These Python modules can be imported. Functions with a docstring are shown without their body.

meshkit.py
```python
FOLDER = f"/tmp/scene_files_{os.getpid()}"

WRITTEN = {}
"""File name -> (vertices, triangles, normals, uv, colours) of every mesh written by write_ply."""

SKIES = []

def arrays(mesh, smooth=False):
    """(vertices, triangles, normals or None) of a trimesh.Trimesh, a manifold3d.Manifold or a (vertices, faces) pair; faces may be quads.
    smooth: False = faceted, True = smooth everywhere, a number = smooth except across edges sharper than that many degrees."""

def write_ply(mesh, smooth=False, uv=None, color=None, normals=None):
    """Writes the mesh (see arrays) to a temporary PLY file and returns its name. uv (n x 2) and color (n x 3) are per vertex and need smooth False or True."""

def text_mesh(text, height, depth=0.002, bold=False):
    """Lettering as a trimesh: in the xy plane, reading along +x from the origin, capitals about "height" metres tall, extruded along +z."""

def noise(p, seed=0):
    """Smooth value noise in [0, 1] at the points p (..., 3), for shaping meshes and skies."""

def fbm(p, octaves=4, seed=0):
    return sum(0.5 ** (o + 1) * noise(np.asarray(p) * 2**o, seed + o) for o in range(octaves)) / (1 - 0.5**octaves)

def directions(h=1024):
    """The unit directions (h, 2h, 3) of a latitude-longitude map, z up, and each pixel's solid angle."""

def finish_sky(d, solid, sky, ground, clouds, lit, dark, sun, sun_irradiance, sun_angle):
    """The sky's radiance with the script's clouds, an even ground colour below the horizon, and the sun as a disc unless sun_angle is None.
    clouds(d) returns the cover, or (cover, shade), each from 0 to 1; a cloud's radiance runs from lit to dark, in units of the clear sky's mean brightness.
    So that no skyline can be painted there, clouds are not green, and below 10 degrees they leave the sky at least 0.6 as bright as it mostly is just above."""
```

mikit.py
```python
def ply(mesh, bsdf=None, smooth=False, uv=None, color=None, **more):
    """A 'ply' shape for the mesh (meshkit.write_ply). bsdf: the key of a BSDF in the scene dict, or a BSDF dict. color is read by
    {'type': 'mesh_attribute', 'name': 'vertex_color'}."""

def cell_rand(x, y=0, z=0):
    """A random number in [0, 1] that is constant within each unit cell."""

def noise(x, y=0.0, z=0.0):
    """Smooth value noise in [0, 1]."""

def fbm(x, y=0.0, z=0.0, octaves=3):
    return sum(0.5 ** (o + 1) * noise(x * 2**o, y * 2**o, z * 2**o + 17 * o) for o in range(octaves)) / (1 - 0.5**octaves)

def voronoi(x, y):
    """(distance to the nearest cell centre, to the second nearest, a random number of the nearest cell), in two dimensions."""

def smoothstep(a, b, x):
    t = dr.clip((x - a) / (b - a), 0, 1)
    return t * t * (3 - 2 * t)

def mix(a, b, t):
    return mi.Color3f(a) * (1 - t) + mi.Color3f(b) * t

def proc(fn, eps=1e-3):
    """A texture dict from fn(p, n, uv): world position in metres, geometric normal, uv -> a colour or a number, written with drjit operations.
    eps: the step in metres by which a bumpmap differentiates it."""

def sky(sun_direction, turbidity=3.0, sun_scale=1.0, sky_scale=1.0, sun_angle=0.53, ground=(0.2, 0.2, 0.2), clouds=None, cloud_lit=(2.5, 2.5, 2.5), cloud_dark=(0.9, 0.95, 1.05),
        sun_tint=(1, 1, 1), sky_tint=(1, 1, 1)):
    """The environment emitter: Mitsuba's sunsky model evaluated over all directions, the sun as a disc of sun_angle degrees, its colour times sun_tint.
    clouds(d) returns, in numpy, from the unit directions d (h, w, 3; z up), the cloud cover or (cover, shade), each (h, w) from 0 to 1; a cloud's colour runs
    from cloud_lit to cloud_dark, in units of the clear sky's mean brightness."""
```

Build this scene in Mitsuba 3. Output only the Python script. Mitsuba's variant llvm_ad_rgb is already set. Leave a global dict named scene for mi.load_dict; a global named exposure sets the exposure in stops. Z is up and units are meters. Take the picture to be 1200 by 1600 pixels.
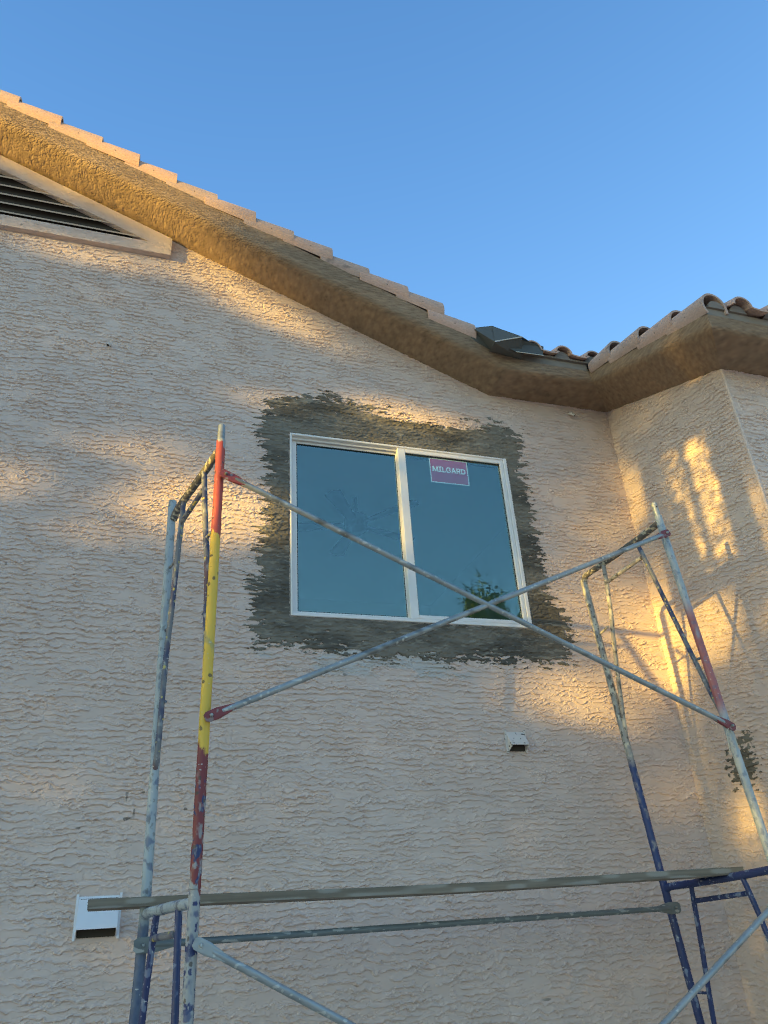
import math, random
import numpy as np, trimesh, shapely, shapely.ops, mitsuba as mi, drjit as dr
import mikit, meshkit
from mikit import noise, fbm, smoothstep, mix
from trimesh.creation import extrude_polygon
from shapely.geometry import Polygon, box as sbox

T = mi.ScalarTransform4f
rng = np.random.default_rng(7)
scene, labels = {}, {}

# ------------------------------------------------------------------ camera, sky, exposure
CAM = np.array([0.0, -5.0, 1.85])
YAW, PITCH, ROLL = 0.336209, 0.493641, -0.068997
fw = np.array([math.sin(YAW) * math.cos(PITCH), math.cos(YAW) * math.cos(PITCH), math.sin(PITCH)])
r0 = np.array([math.cos(YAW), -math.sin(YAW), 0.0]); u0 = np.cross(r0, fw)
upv = -math.sin(ROLL) * r0 + math.cos(ROLL) * u0
scene['camera'] = {'type': 'perspective', 'fov': math.degrees(2 * math.atan(600 / 1223.2)), 'fov_axis': 'x',
                   'near_clip': 0.05, 'far_clip': 600.0,
                   'to_world': T().look_at(origin=CAM.tolist(), target=(CAM + fw).tolist(), up=upv.tolist())}
SUN = np.array([-1.0, -0.386, 0.083]); SUN /= np.linalg.norm(SUN)
scene['sky'] = mikit.sky(SUN.tolist(), turbidity=3.0, sun_tint=(2.7, 4.1, 5.6), sky_tint=(1.45, 2.42, 3.85))
exposure = 3.07

# ------------------------------------------------------------------ helpers
def numbered(key):
    if key not in scene and key not in labels:
        return key
    i = 1
    while f'{key}_{i:03d}' in scene or f'{key}_{i:03d}' in labels:
        i += 1
    return f'{key}_{i:03d}'

def obj(name, mesh, bsdf, parent=None, smooth=False, label=None, **kw):
    key = numbered(f'{parent}__{name}' if parent else name)
    scene[key] = mikit.ply(mesh, bsdf, smooth=smooth)
    d = dict(kw)
    if label: d['label'] = label
    if d: labels[key] = d
    return key

def holder(name, parent=None, **kw):
    key = numbered(f'{parent}__{name}' if parent else name)
    labels[key] = dict(kw)
    return key

def cat(ms):
    return trimesh.util.concatenate([m for m in ms if m is not None])

def bx(x0, x1, y0, y1, z0, z1):
    m = trimesh.creation.box((x1 - x0, y1 - y0, z1 - z0))
    m.apply_translation(((x0 + x1) / 2, (y0 + y1) / 2, (z0 + z1) / 2))
    return m

def chamfer_box(x0, x1, y0, y1, z0, z1, c=0.004):
    p = []
    for sx in (0, 1):
        for sy in (0, 1):
            for sz in (0, 1):
                P = np.array([(x0, x1)[sx], (y0, y1)[sy], (z0, z1)[sz]])
                D = np.array([(1, -1)[sx], (1, -1)[sy], (1, -1)[sz]]) * c
                for k in range(3):
                    q = P + D; q[k] = P[k]; p.append(q)
    return trimesh.convex.convex_hull(np.array(p))

def tube(pts, r, n=14, caps=True, bump=0.0, seed=0):
    """Round tube along a polyline; r a number or one per point."""
    pts = np.asarray(pts, float); k = len(pts)
    r = np.broadcast_to(np.asarray(r, float), (k,))
    tan = np.gradient(pts, axis=0) if k > 2 else np.repeat((pts[1] - pts[0])[None], 2, 0)
    tan /= np.linalg.norm(tan, axis=1, keepdims=True)
    a = np.cross(tan[0], [0.3, 0.2, 0.93] if abs(tan[0][2]) < 0.9 else [1, 0, 0]); a /= np.linalg.norm(a)
    V = []; ang = np.arange(n) * 2 * np.pi / n
    for i in range(k):
        a = a - tan[i] * (a @ tan[i]); a /= np.linalg.norm(a); b = np.cross(tan[i], a)
        ring = pts[i] + r[i] * (np.cos(ang)[:, None] * a + np.sin(ang)[:, None] * b)
        if bump:
            nn = meshkit.noise(ring * 45, seed) - 0.5
            ring = ring + ((ring - pts[i]) / r[i]) * (nn * bump)[:, None]
        V.append(ring)
    V = np.vstack(V); F = []
    for i in range(k - 1):
        for j in range(n):
            A, B = i * n + j, i * n + (j + 1) % n
            F += [[A, B, B + n], [A, B + n, A + n]]
    if caps:
        V = np.vstack([V, pts[:1], pts[-1:]]); c0, c1 = len(V) - 2, len(V) - 1
        for j in range(n):
            F += [[c0, (j + 1) % n, j], [c1, (k - 1) * n + j, (k - 1) * n + (j + 1) % n]]
    return trimesh.Trimesh(V, F, process=False)

def line(a, b, m=2):
    a, b = np.asarray(a, float), np.asarray(b, float)
    return a + (b - a) * np.linspace(0, 1, m)[:, None]

def loft(sections, cap=True):
    """Closed rings of equal length joined by quads."""
    S = np.asarray(sections, float); k, n = S.shape[:2]; V = S.reshape(-1, 3); F = []
    for i in range(k - 1):
        for j in range(n):
            A, B = i * n + j, i * n + (j + 1) % n
            F += [[A, B, B + n], [A, B + n, A + n]]
    if cap:
        for i in (0, k - 1):
            c = len(V); V = np.vstack([V, S[i].mean(0)[None]])
            for j in range(n):
                F.append([c, i * n + j, i * n + (j + 1) % n])
    m = trimesh.Trimesh(V, F, process=True); m.fix_normals(); return m

def slab_xz(poly, y0, y1):
    """Polygon in (x, z) extruded from y0 to y1."""
    m = cat([extrude_polygon(g, y1 - y0, engine='earcut') for g in getattr(poly, 'geoms', [poly]) if g.area > 1e-6])
    v = m.vertices
    m2 = trimesh.Trimesh(np.stack([v[:, 0], v[:, 2] + y0, v[:, 1]], 1), m.faces[:, ::-1], process=False)
    m2.fix_normals(); return m2

def slab_yz(poly, x0, x1):
    """Polygon in (y, z) extruded from x0 to x1."""
    m = extrude_polygon(poly, x1 - x0, engine='earcut')
    v = m.vertices
    m2 = trimesh.Trimesh(np.stack([v[:, 2] + x0, v[:, 0], v[:, 1]], 1), m.faces, process=False)
    m2.fix_normals(); return m2

def sheet(pts, t=0.002):
    """Thin plate through four or more corners in order (fan), thickened along its mean normal."""
    P = np.asarray(pts, float); n = np.cross(P[1] - P[0], P[2] - P[0]); n /= np.linalg.norm(n)
    k = len(P); V = np.vstack([P, P + n * t]); F = []
    for i in range(1, k - 1):
        F += [[0, i + 1, i], [k, k + i, k + i + 1]]
    for i in range(k):
        j = (i + 1) % k; F += [[i, j, k + j], [i, k + j, k + i]]
    m = trimesh.Trimesh(V, F, process=False); m.fix_normals(); return m

# ------------------------------------------------------------------ materials
def diffuse(fn_or_rgb, rough=0.9, spec=0.25):
    c = mikit.proc(fn_or_rgb) if callable(fn_or_rgb) else {'type': 'rgb', 'value': list(fn_or_rgb)}
    return {'type': 'principled', 'base_color': c, 'roughness': rough, 'specular': spec}

def bumped(bsdf, fn, eps=0.002):
    return {'type': 'twosided', 'b': {'type': 'bumpmap', 'tex': mikit.proc(fn, eps=eps), 'scale': 1.0, 'b': bsdf}}

def wall_uv(p, n):
    side = dr.abs(n.x) > 0.6
    u = dr.select(side, p.y + 31.7, p.x)
    v = dr.select(side, p.z - 0.16 * p.y, p.z + 0.012 * p.x)
    return u, v

def stucco_height(p, n, uv):
    """Fine sandy grain; the trowel laps themselves are modelled in the mesh."""
    u, v = wall_uv(p, n)
    return 0.0022 * noise(u * 95, v * 120, 1.0) + 0.0012 * noise(u * 190, v * 210, 7.0)

def stucco_color(p, n, uv):
    u, v = wall_uv(p, n)
    a = fbm(u * 0.7, v * 0.9, 2.0, 3)
    b = fbm(u * 9.0, v * 14.0, 6.0, 3)
    c = mix((0.545, 0.425, 0.352), (0.60, 0.475, 0.398), a)
    c = c * (0.93 + 0.14 * b)
    touch = smoothstep(0.42, 0.6, fbm(u * 4, v * 11, 61.0, 3)) * smoothstep(0.75, 0.85, u) * (1 - smoothstep(2.2, 2.5, u)) * smoothstep(3.40, 3.45, v) * (1 - smoothstep(3.60, 3.66, v)) * smoothstep(-0.5, -0.4, -dr.abs(n.x))
    c = mix(c, (0.40, 0.42, 0.40), touch * 0.6)
    speck = smoothstep(0.93, 0.97, noise(u * 21, v * 21, 40.0)) * smoothstep(0.75, 0.9, noise(u * 2.3, v * 2.3, 44.0))
    return mix(c, (0.12, 0.10, 0.08), speck * 0.8)

def trim_height(p, n, uv):
    """Rough dash coat on the eaves: short crooked pits."""
    w = noise(p.x * 26, p.y * 26, p.z * 40)
    f1 = noise(p.x * 88 + 2.0 * w, p.y * 88, p.z * 135 + 2.0 * w)
    f2 = noise(p.x * 48 - w, p.y * 48 + w, p.z * 100)
    return 0.0062 * smoothstep(0.20, 0.5, f1) + 0.0040 * smoothstep(0.28, 0.48, f2)

def trim_color(p, n, uv):
    a = fbm(p.x * 2.2 + p.y, p.y * 2.1, p.z * 3.0, 3)
    b = fbm(p.x * 24, p.y * 24, p.z * 75, 2)
    return mix((0.215, 0.147, 0.095), (0.315, 0.218, 0.14), a) * (0.62 + 0.76 * b)

def patch_height(p, n, uv):
    u, v = wall_uv(p, n)
    return 0.0060 * noise(u * 70, v * 110, 2.0) + 0.0022 * noise(u * 160, v * 200, 7.0)

def patch_color(p, n, uv):
    u, v = wall_uv(p, n)
    a = fbm(u * 3.0, v * 8.0, 33.0, 3)
    return mix(mix((0.10, 0.090, 0.073), (0.20, 0.176, 0.138), smoothstep(0.25, 0.75, a)), (0.31, 0.285, 0.23), 0.5 * smoothstep(0.62, 0.75, fbm(u * 14, v * 60, 71.0, 3)))

def vinyl_color(p, n, uv):
    return mix((0.66, 0.63, 0.58), (0.74, 0.71, 0.66), fbm(p.x * 9, p.y * 30, p.z * 9, 2))

def tile_col(c0, c1):
    def fn(p, n, uv):
        a = fbm(p.x * 6, p.y * 6, p.z * 6, 3)
        b = noise(p.x * 90, p.y * 90, p.z * 90)
        c = mix(c0, c1, a) * (0.88 + 0.24 * b)
        return mix(c, (0.13, 0.11, 0.10), 0.6 * smoothstep(0.66, 0.8, fbm(p.x * 11 + 5, p.y * 11, p.z * 11, 3)))
    return fn

def tile_height(p, n, uv):
    return 0.0005 * noise(p.x * 120, p.y * 120, p.z * 120)

def wood_color(p, n, uv):
    g = fbm(p.x * 1.3, p.y * 42, p.z * 60, 3)
    s = smoothstep(0.55, 0.75, noise(p.x * 7, p.y * 16, p.z * 40))
    c = mix((0.115, 0.095, 0.07), (0.25, 0.215, 0.165), g)
    return mix(c, (0.34, 0.32, 0.28), 0.5 * s)

def wood_height(p, n, uv):
    return 0.0022 * fbm(p.x * 2.0, p.y * 55, p.z * 85, 3)

YEL, RED, BLU, GRY, WHT, RUST = (0.60, 0.40, 0.05), (0.17, 0.032, 0.035), (0.022, 0.035, 0.11), (0.29, 0.30, 0.29), (0.50, 0.49, 0.45), (0.06, 0.045, 0.035)

def spl(p, s, lo, hi, k=0.0):
    return smoothstep(lo, hi, fbm(p.x * s + k, p.y * s, p.z * s * 0.55, 3))

def metal_bump(p, n, uv):
    return 0.0011 * fbm(p.x * 55, p.y * 55, p.z * 40, 2)

def front_left_leg_color(p, n, uv):
    wob = 0.05 * (noise(p.x * 60, p.y * 60, p.z * 25) - 0.5)
    z = p.z + wob + 0.03 * n.x
    c = mix(GRY, RED, smoothstep(2.06, 2.075, z))
    c = mix(c, BLU, (1 - smoothstep(2.45, 2.5, z)) * smoothstep(0.58, 0.66, fbm(p.x * 44 + 3, p.y * 44, p.z * 26, 3)))
    c = mix(c, GRY, (1 - smoothstep(2.40, 2.5, z)) * smoothstep(0.52, 0.72, fbm(p.x * 60 + 9, p.y * 60, p.z * 22, 3)) * 0.8)
    c = mix(c, YEL, smoothstep(2.585, 2.60, z))
    c = mix(c, (0.30, 0.27, 0.12), smoothstep(3.02, 3.05, z) * (1 - smoothstep(3.07, 3.09, z)) * 0.7)
    c = mix(c, (0.36, 0.065, 0.045), smoothstep(3.615, 3.625, z))
    c = mix(c, GRY, smoothstep(4.145, 4.15, z))
    c = mix(c, (0.05, 0.07, 0.15), (1 - smoothstep(2.0, 2.03, z)) * spl(p, 38, 0.46, 0.64) * 0.8)
    c = mix(c, WHT, smoothstep(0.83, 0.89, noise(p.x * 115, p.y * 115, p.z * 95)) * smoothstep(0.35, 0.7, noise(p.x * 9, p.y * 9, p.z * 6)) * 0.55)
    return mix(c, RUST, smoothstep(0.80, 0.85, noise(p.x * 50 + 8, p.y * 50, p.z * 34)) * 0.8)

def worn_blue_color(p, n, uv):
    """Upper tubes: grey with worn blue and red-brown paint and white splashes."""
    c = mix((0.15, 0.155, 0.165), (0.045, 0.055, 0.11), spl(p, 17, 0.42, 0.62))
    c = mix(c, (0.12, 0.065, 0.065), spl(p, 7, 0.55, 0.72, 4.0) * 0.8)
    c = mix(c, GRY, spl(p, 48, 0.58, 0.70, 7.0) * 0.7)
    c = mix(c, (0.5, 0.40, 0.08), smoothstep(0.80, 0.83, noise(p.x * 60 + 3, p.y * 60, p.z * 45)) * 0.8)
    return mix(c, WHT, smoothstep(0.83, 0.89, noise(p.x * 115, p.y * 115, p.z * 95)) * smoothstep(0.35, 0.7, noise(p.x * 9, p.y * 9, p.z * 6)) * 0.8)

def back_left_color(p, n, uv):
    c = mix((0.27, 0.32, 0.34), (0.36, 0.40, 0.40), fbm(p.x * 20, p.y * 20, p.z * 6, 2))
    c = mix(c, (0.06, 0.085, 0.16), spl(p, 34, 0.54, 0.68, 2.0) * 0.7 * (1 - smoothstep(2.2, 4.2, p.z)))
    c = mix(c, (0.13, 0.13, 0.12), spl(p, 60, 0.58, 0.7, 5.0) * 0.6)
    c = mix(c, (0.045, 0.07, 0.13), (1 - smoothstep(1.9, 2.02, p.z)) * 0.85)
    return mix(c, WHT, smoothstep(0.83, 0.89, noise(p.x * 115, p.y * 115, p.z * 95)) * smoothstep(0.35, 0.7, noise(p.x * 9, p.y * 9, p.z * 6)) * 0.7)

def lower_blue_color(p, n, uv):
    c = mix((0.016, 0.026, 0.085), (0.028, 0.045, 0.13), fbm(p.x * 15, p.y * 15, p.z * 8, 2))
    c = mix(c, (0.16, 0.20, 0.28), spl(p, 34, 0.60, 0.68, 1.0) * 0.8)
    return mix(c, WHT, smoothstep(0.83, 0.89, noise(p.x * 115, p.y * 115, p.z * 95)) * smoothstep(0.35, 0.7, noise(p.x * 9, p.y * 9, p.z * 6)) * 0.75)

def header_color(p, n, uv):
    c = mix((0.045, 0.04, 0.035), (0.16, 0.15, 0.14), fbm(p.x * 18, p.y * 18, p.z * 18, 3))
    return mix(c, (0.42, 0.37, 0.27), smoothstep(0.62, 0.68, noise(p.x * 70, p.y * 60, p.z * 60)) * 0.85)

def cream_splash_color(p, n, uv):
    c = mix((0.20, 0.18, 0.16), (0.36, 0.33, 0.28), fbm(p.x * 18, p.y * 18, p.z * 10, 3))
    c = mix(c, (0.50, 0.44, 0.33), spl(p, 40, 0.46, 0.66, 1.0))
    c = mix(c, (0.07, 0.06, 0.05), spl(p, 62, 0.58, 0.68, 6.0) * 0.8)
    return mix(c, (0.03, 0.05, 0.14), (1 - smoothstep(2.74, 2.84, p.z + 0.06 * noise(p.x * 30, p.y * 30, p.z * 12))) * (0.6 + 0.4 * spl(p, 30, 0.35, 0.5)))

def front_right_color(p, n, uv):
    c = mix((0.24, 0.28, 0.30), (0.38, 0.42, 0.43), fbm(p.x * 22, p.y * 22, p.z * 7, 3))
    r = smoothstep(2.80, 2.95, p.z) * (1 - smoothstep(3.40, 3.6, p.z)) * smoothstep(0.22, 0.42, fbm(p.x * 18, p.y * 18, p.z * 6, 2) + 0.12)
    c = mix(c, (0.34, 0.075, 0.07), r * 0.85)
    c = mix(c, (0.10, 0.13, 0.2), spl(p, 55, 0.58, 0.7, 5.0) * 0.5)
    return mix(c, WHT, smoothstep(0.83, 0.89, noise(p.x * 115, p.y * 115, p.z * 95)) * smoothstep(0.35, 0.7, noise(p.x * 9, p.y * 9, p.z * 6)) * 0.6)

def galvanised_color(p, n, uv):
    c = mix((0.20, 0.225, 0.23), (0.36, 0.385, 0.38), fbm(p.x * 14, p.y * 20, p.z * 20, 3))
    c = mix(c, (0.10, 0.10, 0.09), smoothstep(0.6, 0.75, fbm(p.x * 8 + 3, p.y * 16, p.z * 16, 3)) * 0.7)
    return mix(c, (0.55, 0.55, 0.5), smoothstep(0.76, 0.8, noise(p.x * 60, p.y * 60, p.z * 60)) * 0.6)

def dark_rail_color(p, n, uv):
    c = mix((0.10, 0.115, 0.115), (0.19, 0.21, 0.20), fbm(p.x * 12, p.y * 20, p.z * 20, 3))
    return mix(c, (0.42, 0.42, 0.38), smoothstep(0.70, 0.74, noise(p.x * 30, p.y * 60, p.z * 60)) * 0.7)

def tab_color(p, n, uv):
    c = mix((0.13, 0.03, 0.035), (0.24, 0.05, 0.05), fbm(p.x * 40, p.y * 40, p.z * 40, 2))
    return mix(c, (0.25, 0.24, 0.23), spl(p, 45, 0.6, 0.68) * 0.6)

def paint(fn, rough=0.5, metallic=0.0):
    return bumped({'type': 'principled', 'base_color': mikit.proc(fn), 'roughness': rough, 'metallic': metallic, 'specular': 0.4}, metal_bump, 0.001)

def ground_color(p, n, uv):
    return mix((0.40, 0.375, 0.345), (0.52, 0.49, 0.45), fbm(p.x * 1.5, p.y * 1.5, 0.0, 4))

def leaf(c0, c1):
    def fn(p, n, uv):
        return mix(c0, c1, noise(p.x * 3, p.y * 3, p.z * 3))
    return {'type': 'twosided', 'b': diffuse(fn, 0.6, 0.3)}

scene['stucco_paint'] = bumped(diffuse(stucco_color, 0.85, 0.2), stucco_height)
scene['trim_stucco'] = bumped(diffuse(trim_color, 0.85, 0.2), trim_height)
scene['raw_stucco'] = bumped(diffuse(patch_color, 0.95, 0.15), patch_height)
scene['vinyl'] = {'type': 'twosided', 'b': diffuse(vinyl_color, 0.45, 0.4)}
TILE_TONES = [((0.40, 0.265, 0.205), (0.50, 0.335, 0.26)), ((0.36, 0.25, 0.20), (0.46, 0.325, 0.26)), ((0.44, 0.275, 0.205), (0.54, 0.35, 0.265))]
for i, (a, b) in enumerate(TILE_TONES):
    scene[f'clay_{i}'] = bumped(diffuse(tile_col(a, b), 0.8, 0.25), tile_height)
scene['wood'] = bumped(diffuse(wood_color, 0.9, 0.15), wood_height)
scene['paint_front_left'] = paint(front_left_leg_color)
scene['paint_worn'] = paint(worn_blue_color)
scene['paint_back_left'] = paint(back_left_color)
scene['paint_blue'] = paint(lower_blue_color, 0.42)
scene['paint_header'] = paint(header_color, 0.6)
scene['paint_cream'] = paint(cream_splash_color)
scene['paint_front_right'] = paint(front_right_color)
scene['galvanised'] = paint(galvanised_color, 0.42, 0.35)
scene['dark_rail'] = paint(dark_rail_color, 0.55, 0.2)
scene['tab_paint'] = paint(tab_color, 0.5)
scene['flash_metal'] = {'type': 'twosided', 'b': {'type': 'principled', 'base_color': {'type': 'rgb', 'value': [0.10, 0.10, 0.092]}, 'roughness': 0.9, 'specular': 0.1}}
scene['bright_edge'] = {'type': 'twosided', 'b': {'type': 'principled', 'base_color': {'type': 'rgb', 'value': [0.50, 0.46, 0.38]}, 'roughness': 0.6, 'metallic': 0.0}}
scene['pane'] = {'type': 'thindielectric', 'int_ior': 2.0, 'specular_reflectance': {'type': 'rgb', 'value': [0.76, 1.0, 0.88]}, 'specular_transmittance': {'type': 'rgb', 'value': [0.80, 0.95, 0.90]}}
scene['gasket'] = {'type': 'twosided', 'b': diffuse((0.03, 0.035, 0.035), 0.6)}
scene['room_paint'] = {'type': 'twosided', 'b': diffuse((0.50, 0.56, 0.55), 0.9)}
scene['fan_brown'] = {'type': 'twosided', 'b': diffuse((0.05, 0.04, 0.035), 0.5)}
scene['sticker_red'] = {'type': 'twosided', 'b': diffuse((0.45, 0.018, 0.065), 0.5)}
scene['sticker_white'] = {'type': 'twosided', 'b': diffuse((0.80, 0.78, 0.78), 0.5)}
scene['dark_inside'] = {'type': 'twosided', 'b': diffuse((0.05, 0.04, 0.03), 0.9)}
scene['surround_stucco'] = bumped(diffuse(stucco_color, 0.85, 0.2), trim_height)
scene['louver_paint'] = {'type': 'twosided', 'b': diffuse((0.44, 0.33, 0.24), 0.8)}
scene['hood_paint'] = {'type': 'twosided', 'b': diffuse(lambda p, n, uv: mix((0.56, 0.50, 0.44), (0.62, 0.56, 0.50), fbm(p.x * 20, p.y * 20, p.z * 20, 2)) * (1 - 0.75 * smoothstep(0.74, 0.78, noise(p.x * 60, p.y * 60, p.z * 60))), 0.6)}
scene['hood_white'] = {'type': 'twosided', 'b': diffuse((0.66, 0.67, 0.68), 0.45)}
scene['mortar'] = bumped(diffuse((0.20, 0.165, 0.135), 0.9), tile_height)
scene['drip_paint'] = {'type': 'twosided', 'b': diffuse(lambda p, n, uv: mix((0.19, 0.155, 0.12), (0.25, 0.205, 0.16), fbm(p.x * 5, p.y * 5, p.z * 30, 3)), 0.7)}
scene['deck_paint'] = {'type': 'twosided', 'b': diffuse((0.16, 0.12, 0.09), 0.9)}
scene['gravel'] = {'type': 'twosided', 'b': diffuse(ground_color, 0.95)}
scene['bark'] = {'type': 'twosided', 'b': diffuse((0.12, 0.09, 0.065), 0.9)}
scene['leaf_green'] = leaf((0.075, 0.14, 0.025), (0.15, 0.22, 0.04))
scene['leaf_dark'] = leaf((0.035, 0.065, 0.018), (0.06, 0.10, 0.028))
scene['wire'] = {'type': 'twosided', 'b': {'type': 'principled', 'base_color': {'type': 'rgb', 'value': [0.40, 0.38, 0.31]}, 'roughness': 0.5, 'metallic': 0.3}}

# ------------------------------------------------------------------ ground
obj('ground', bx(-250, 250, -250, 250, -0.4, 0.0), 'gravel', kind='structure')

# ------------------------------------------------------------------ the house
H = 'stucco_house'
labels[H] = {'label': 'two storey beige stucco house with brown eaves, clay tile roof and one sliding window', 'category': 'house'}
SL = 0.4166
XC, YF = 4.0, -1.39
AP = -2.6
def rake_z(x): return 7.1515 - SL * x if x >= AP else 7.1515 - SL * (2 * AP - x)
WX0, WX1, WZ0, WZ1 = 1.013, 2.870, 3.808, 5.326
WX0, WX1, WZ0, WZ1 = 1.013, 2.870, 3.808, 5.326
def relief(u, v):
    """Skip-trowel stucco: overlapping laps whose ragged lower lips stand proud of the surface below, in broken horizontal strokes (metres)."""
    def N(a, b, k, seed=0): return meshkit.noise(np.stack([a, b, np.full_like(a, k)], -1), seed)
    wl = 1.9 * N(u * .8, v * 2.0, .3)
    w = wl + .85 * N(u * 5, v * 5.0, 1.3) + 0.75 * N(u * 18, v * 15, 2.3) + 0.75 * N(u * 46, v * 38, 3.3)
    def laps(fr, w, a, b, thr, soft, seed, width, tail):
        t = v * fr + w; f = t - np.floor(t); k = np.floor(t)
        g = N(u * a + k * 7.7, k * 1.37, seed) * .55 + N(u * b + k * 3.1, k * 2.37, seed + 1) * .45
        gate = np.clip((g - thr) / soft, 0, 1)
        return (np.clip(f / width, 0, 1) * np.exp(-np.clip(f - width, 0, 1) / tail) - .6 * np.clip((f - 1 + 1.4 * width) / (1.4 * width), 0, 1)) * gate
    A = laps(26.0, w, 5.0, 14, .42, .07, 5.5, .105, .14)
    w2 = wl * 1.1 + .9 * N(u * 6.5, v * 6.0, 7.3) + 1.1 * N(u * 21, v * 18, 8.3) + 1.0 * N(u * 55, v * 44, 8.9)
    B = laps(35.0, w2, 8.0, 21, .49, .06, 11.5, .14, .15)
    ridge = np.abs(N(u * 24 + w, v * 36, 14.0) - .5)
    curl = np.clip(1 - ridge / .09, 0, 1) * np.clip((N(u * 5.1, v * 9, 15.0) - .46) / .10, 0, 1)
    return 0.0092 * A + 0.0076 * B - 0.0046 * curl + 0.004 * (N(u * 1.1, v * 1.6, 17.0) - .5)

def lines(*stops, step):
    """Grid lines through every stop, about one step apart."""
    out = [np.linspace(a, b, max(2, int(round((b - a) / step)) + 1))[:-1] for a, b in zip(stops[:-1], stops[1:])]
    return np.concatenate(out + [[stops[-1]]])
def grid_faces(keep):
    ny, nx = keep.shape; i, j = np.nonzero(keep); a = i * (nx + 1) + j
    return np.vstack([np.stack([a, a + 1, a + nx + 2], 1), np.stack([a, a + nx + 2, a + nx + 1], 1)])
def used(V, F):
    m = np.zeros(len(V), bool); m[F.ravel()] = True; ix = np.cumsum(m) - 1
    return trimesh.Trimesh(V[m], ix[F], process=False)

gx = np.concatenate([lines(-9.0, -2.4, step=.3)[:-1], lines(-2.4, WX0, WX1, XC + .02, step=.0088)])
gz = np.concatenate([lines(0.0, 0.8, step=.2)[:-1], lines(0.8, WZ0, WZ1, 7.9, step=.0050), lines(7.9, 8.3, step=.05)[1:]])
X, Z = np.meshgrid(gx, gz)
Hm = relief(X, Z + .012 * X) * (X > -2.6) * (Z > .7)
cx, cz = (gx[1:] + gx[:-1]) / 2, (gz[1:] + gz[:-1]) / 2
CX, CZ = np.meshgrid(cx, cz)
top_z = np.minimum(np.where(CX < AP, 7.1515 - SL * (2 * AP - CX), 7.1515 - SL * CX) + .03, 8.4)
top_z = np.where(CX > 2.78, 6.02, top_z)
keep = (CZ < top_z) & ~((CX > WX0) & (CX < WX1) & (CZ > WZ0) & (CZ < WZ1))
Hm = np.where((7.122 - SL * X - Z > .05) & (Z > 6.98) & (X < -.02), 0.0, Hm)
Hm = np.where(((X > -.165) & (X < .073) & (Z > 1.90) & (Z < 2.14)) | ((X > 2.51) & (X < 2.683) & (Z > 2.885) & (Z < 3.05)), 0.0, Hm)
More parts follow.
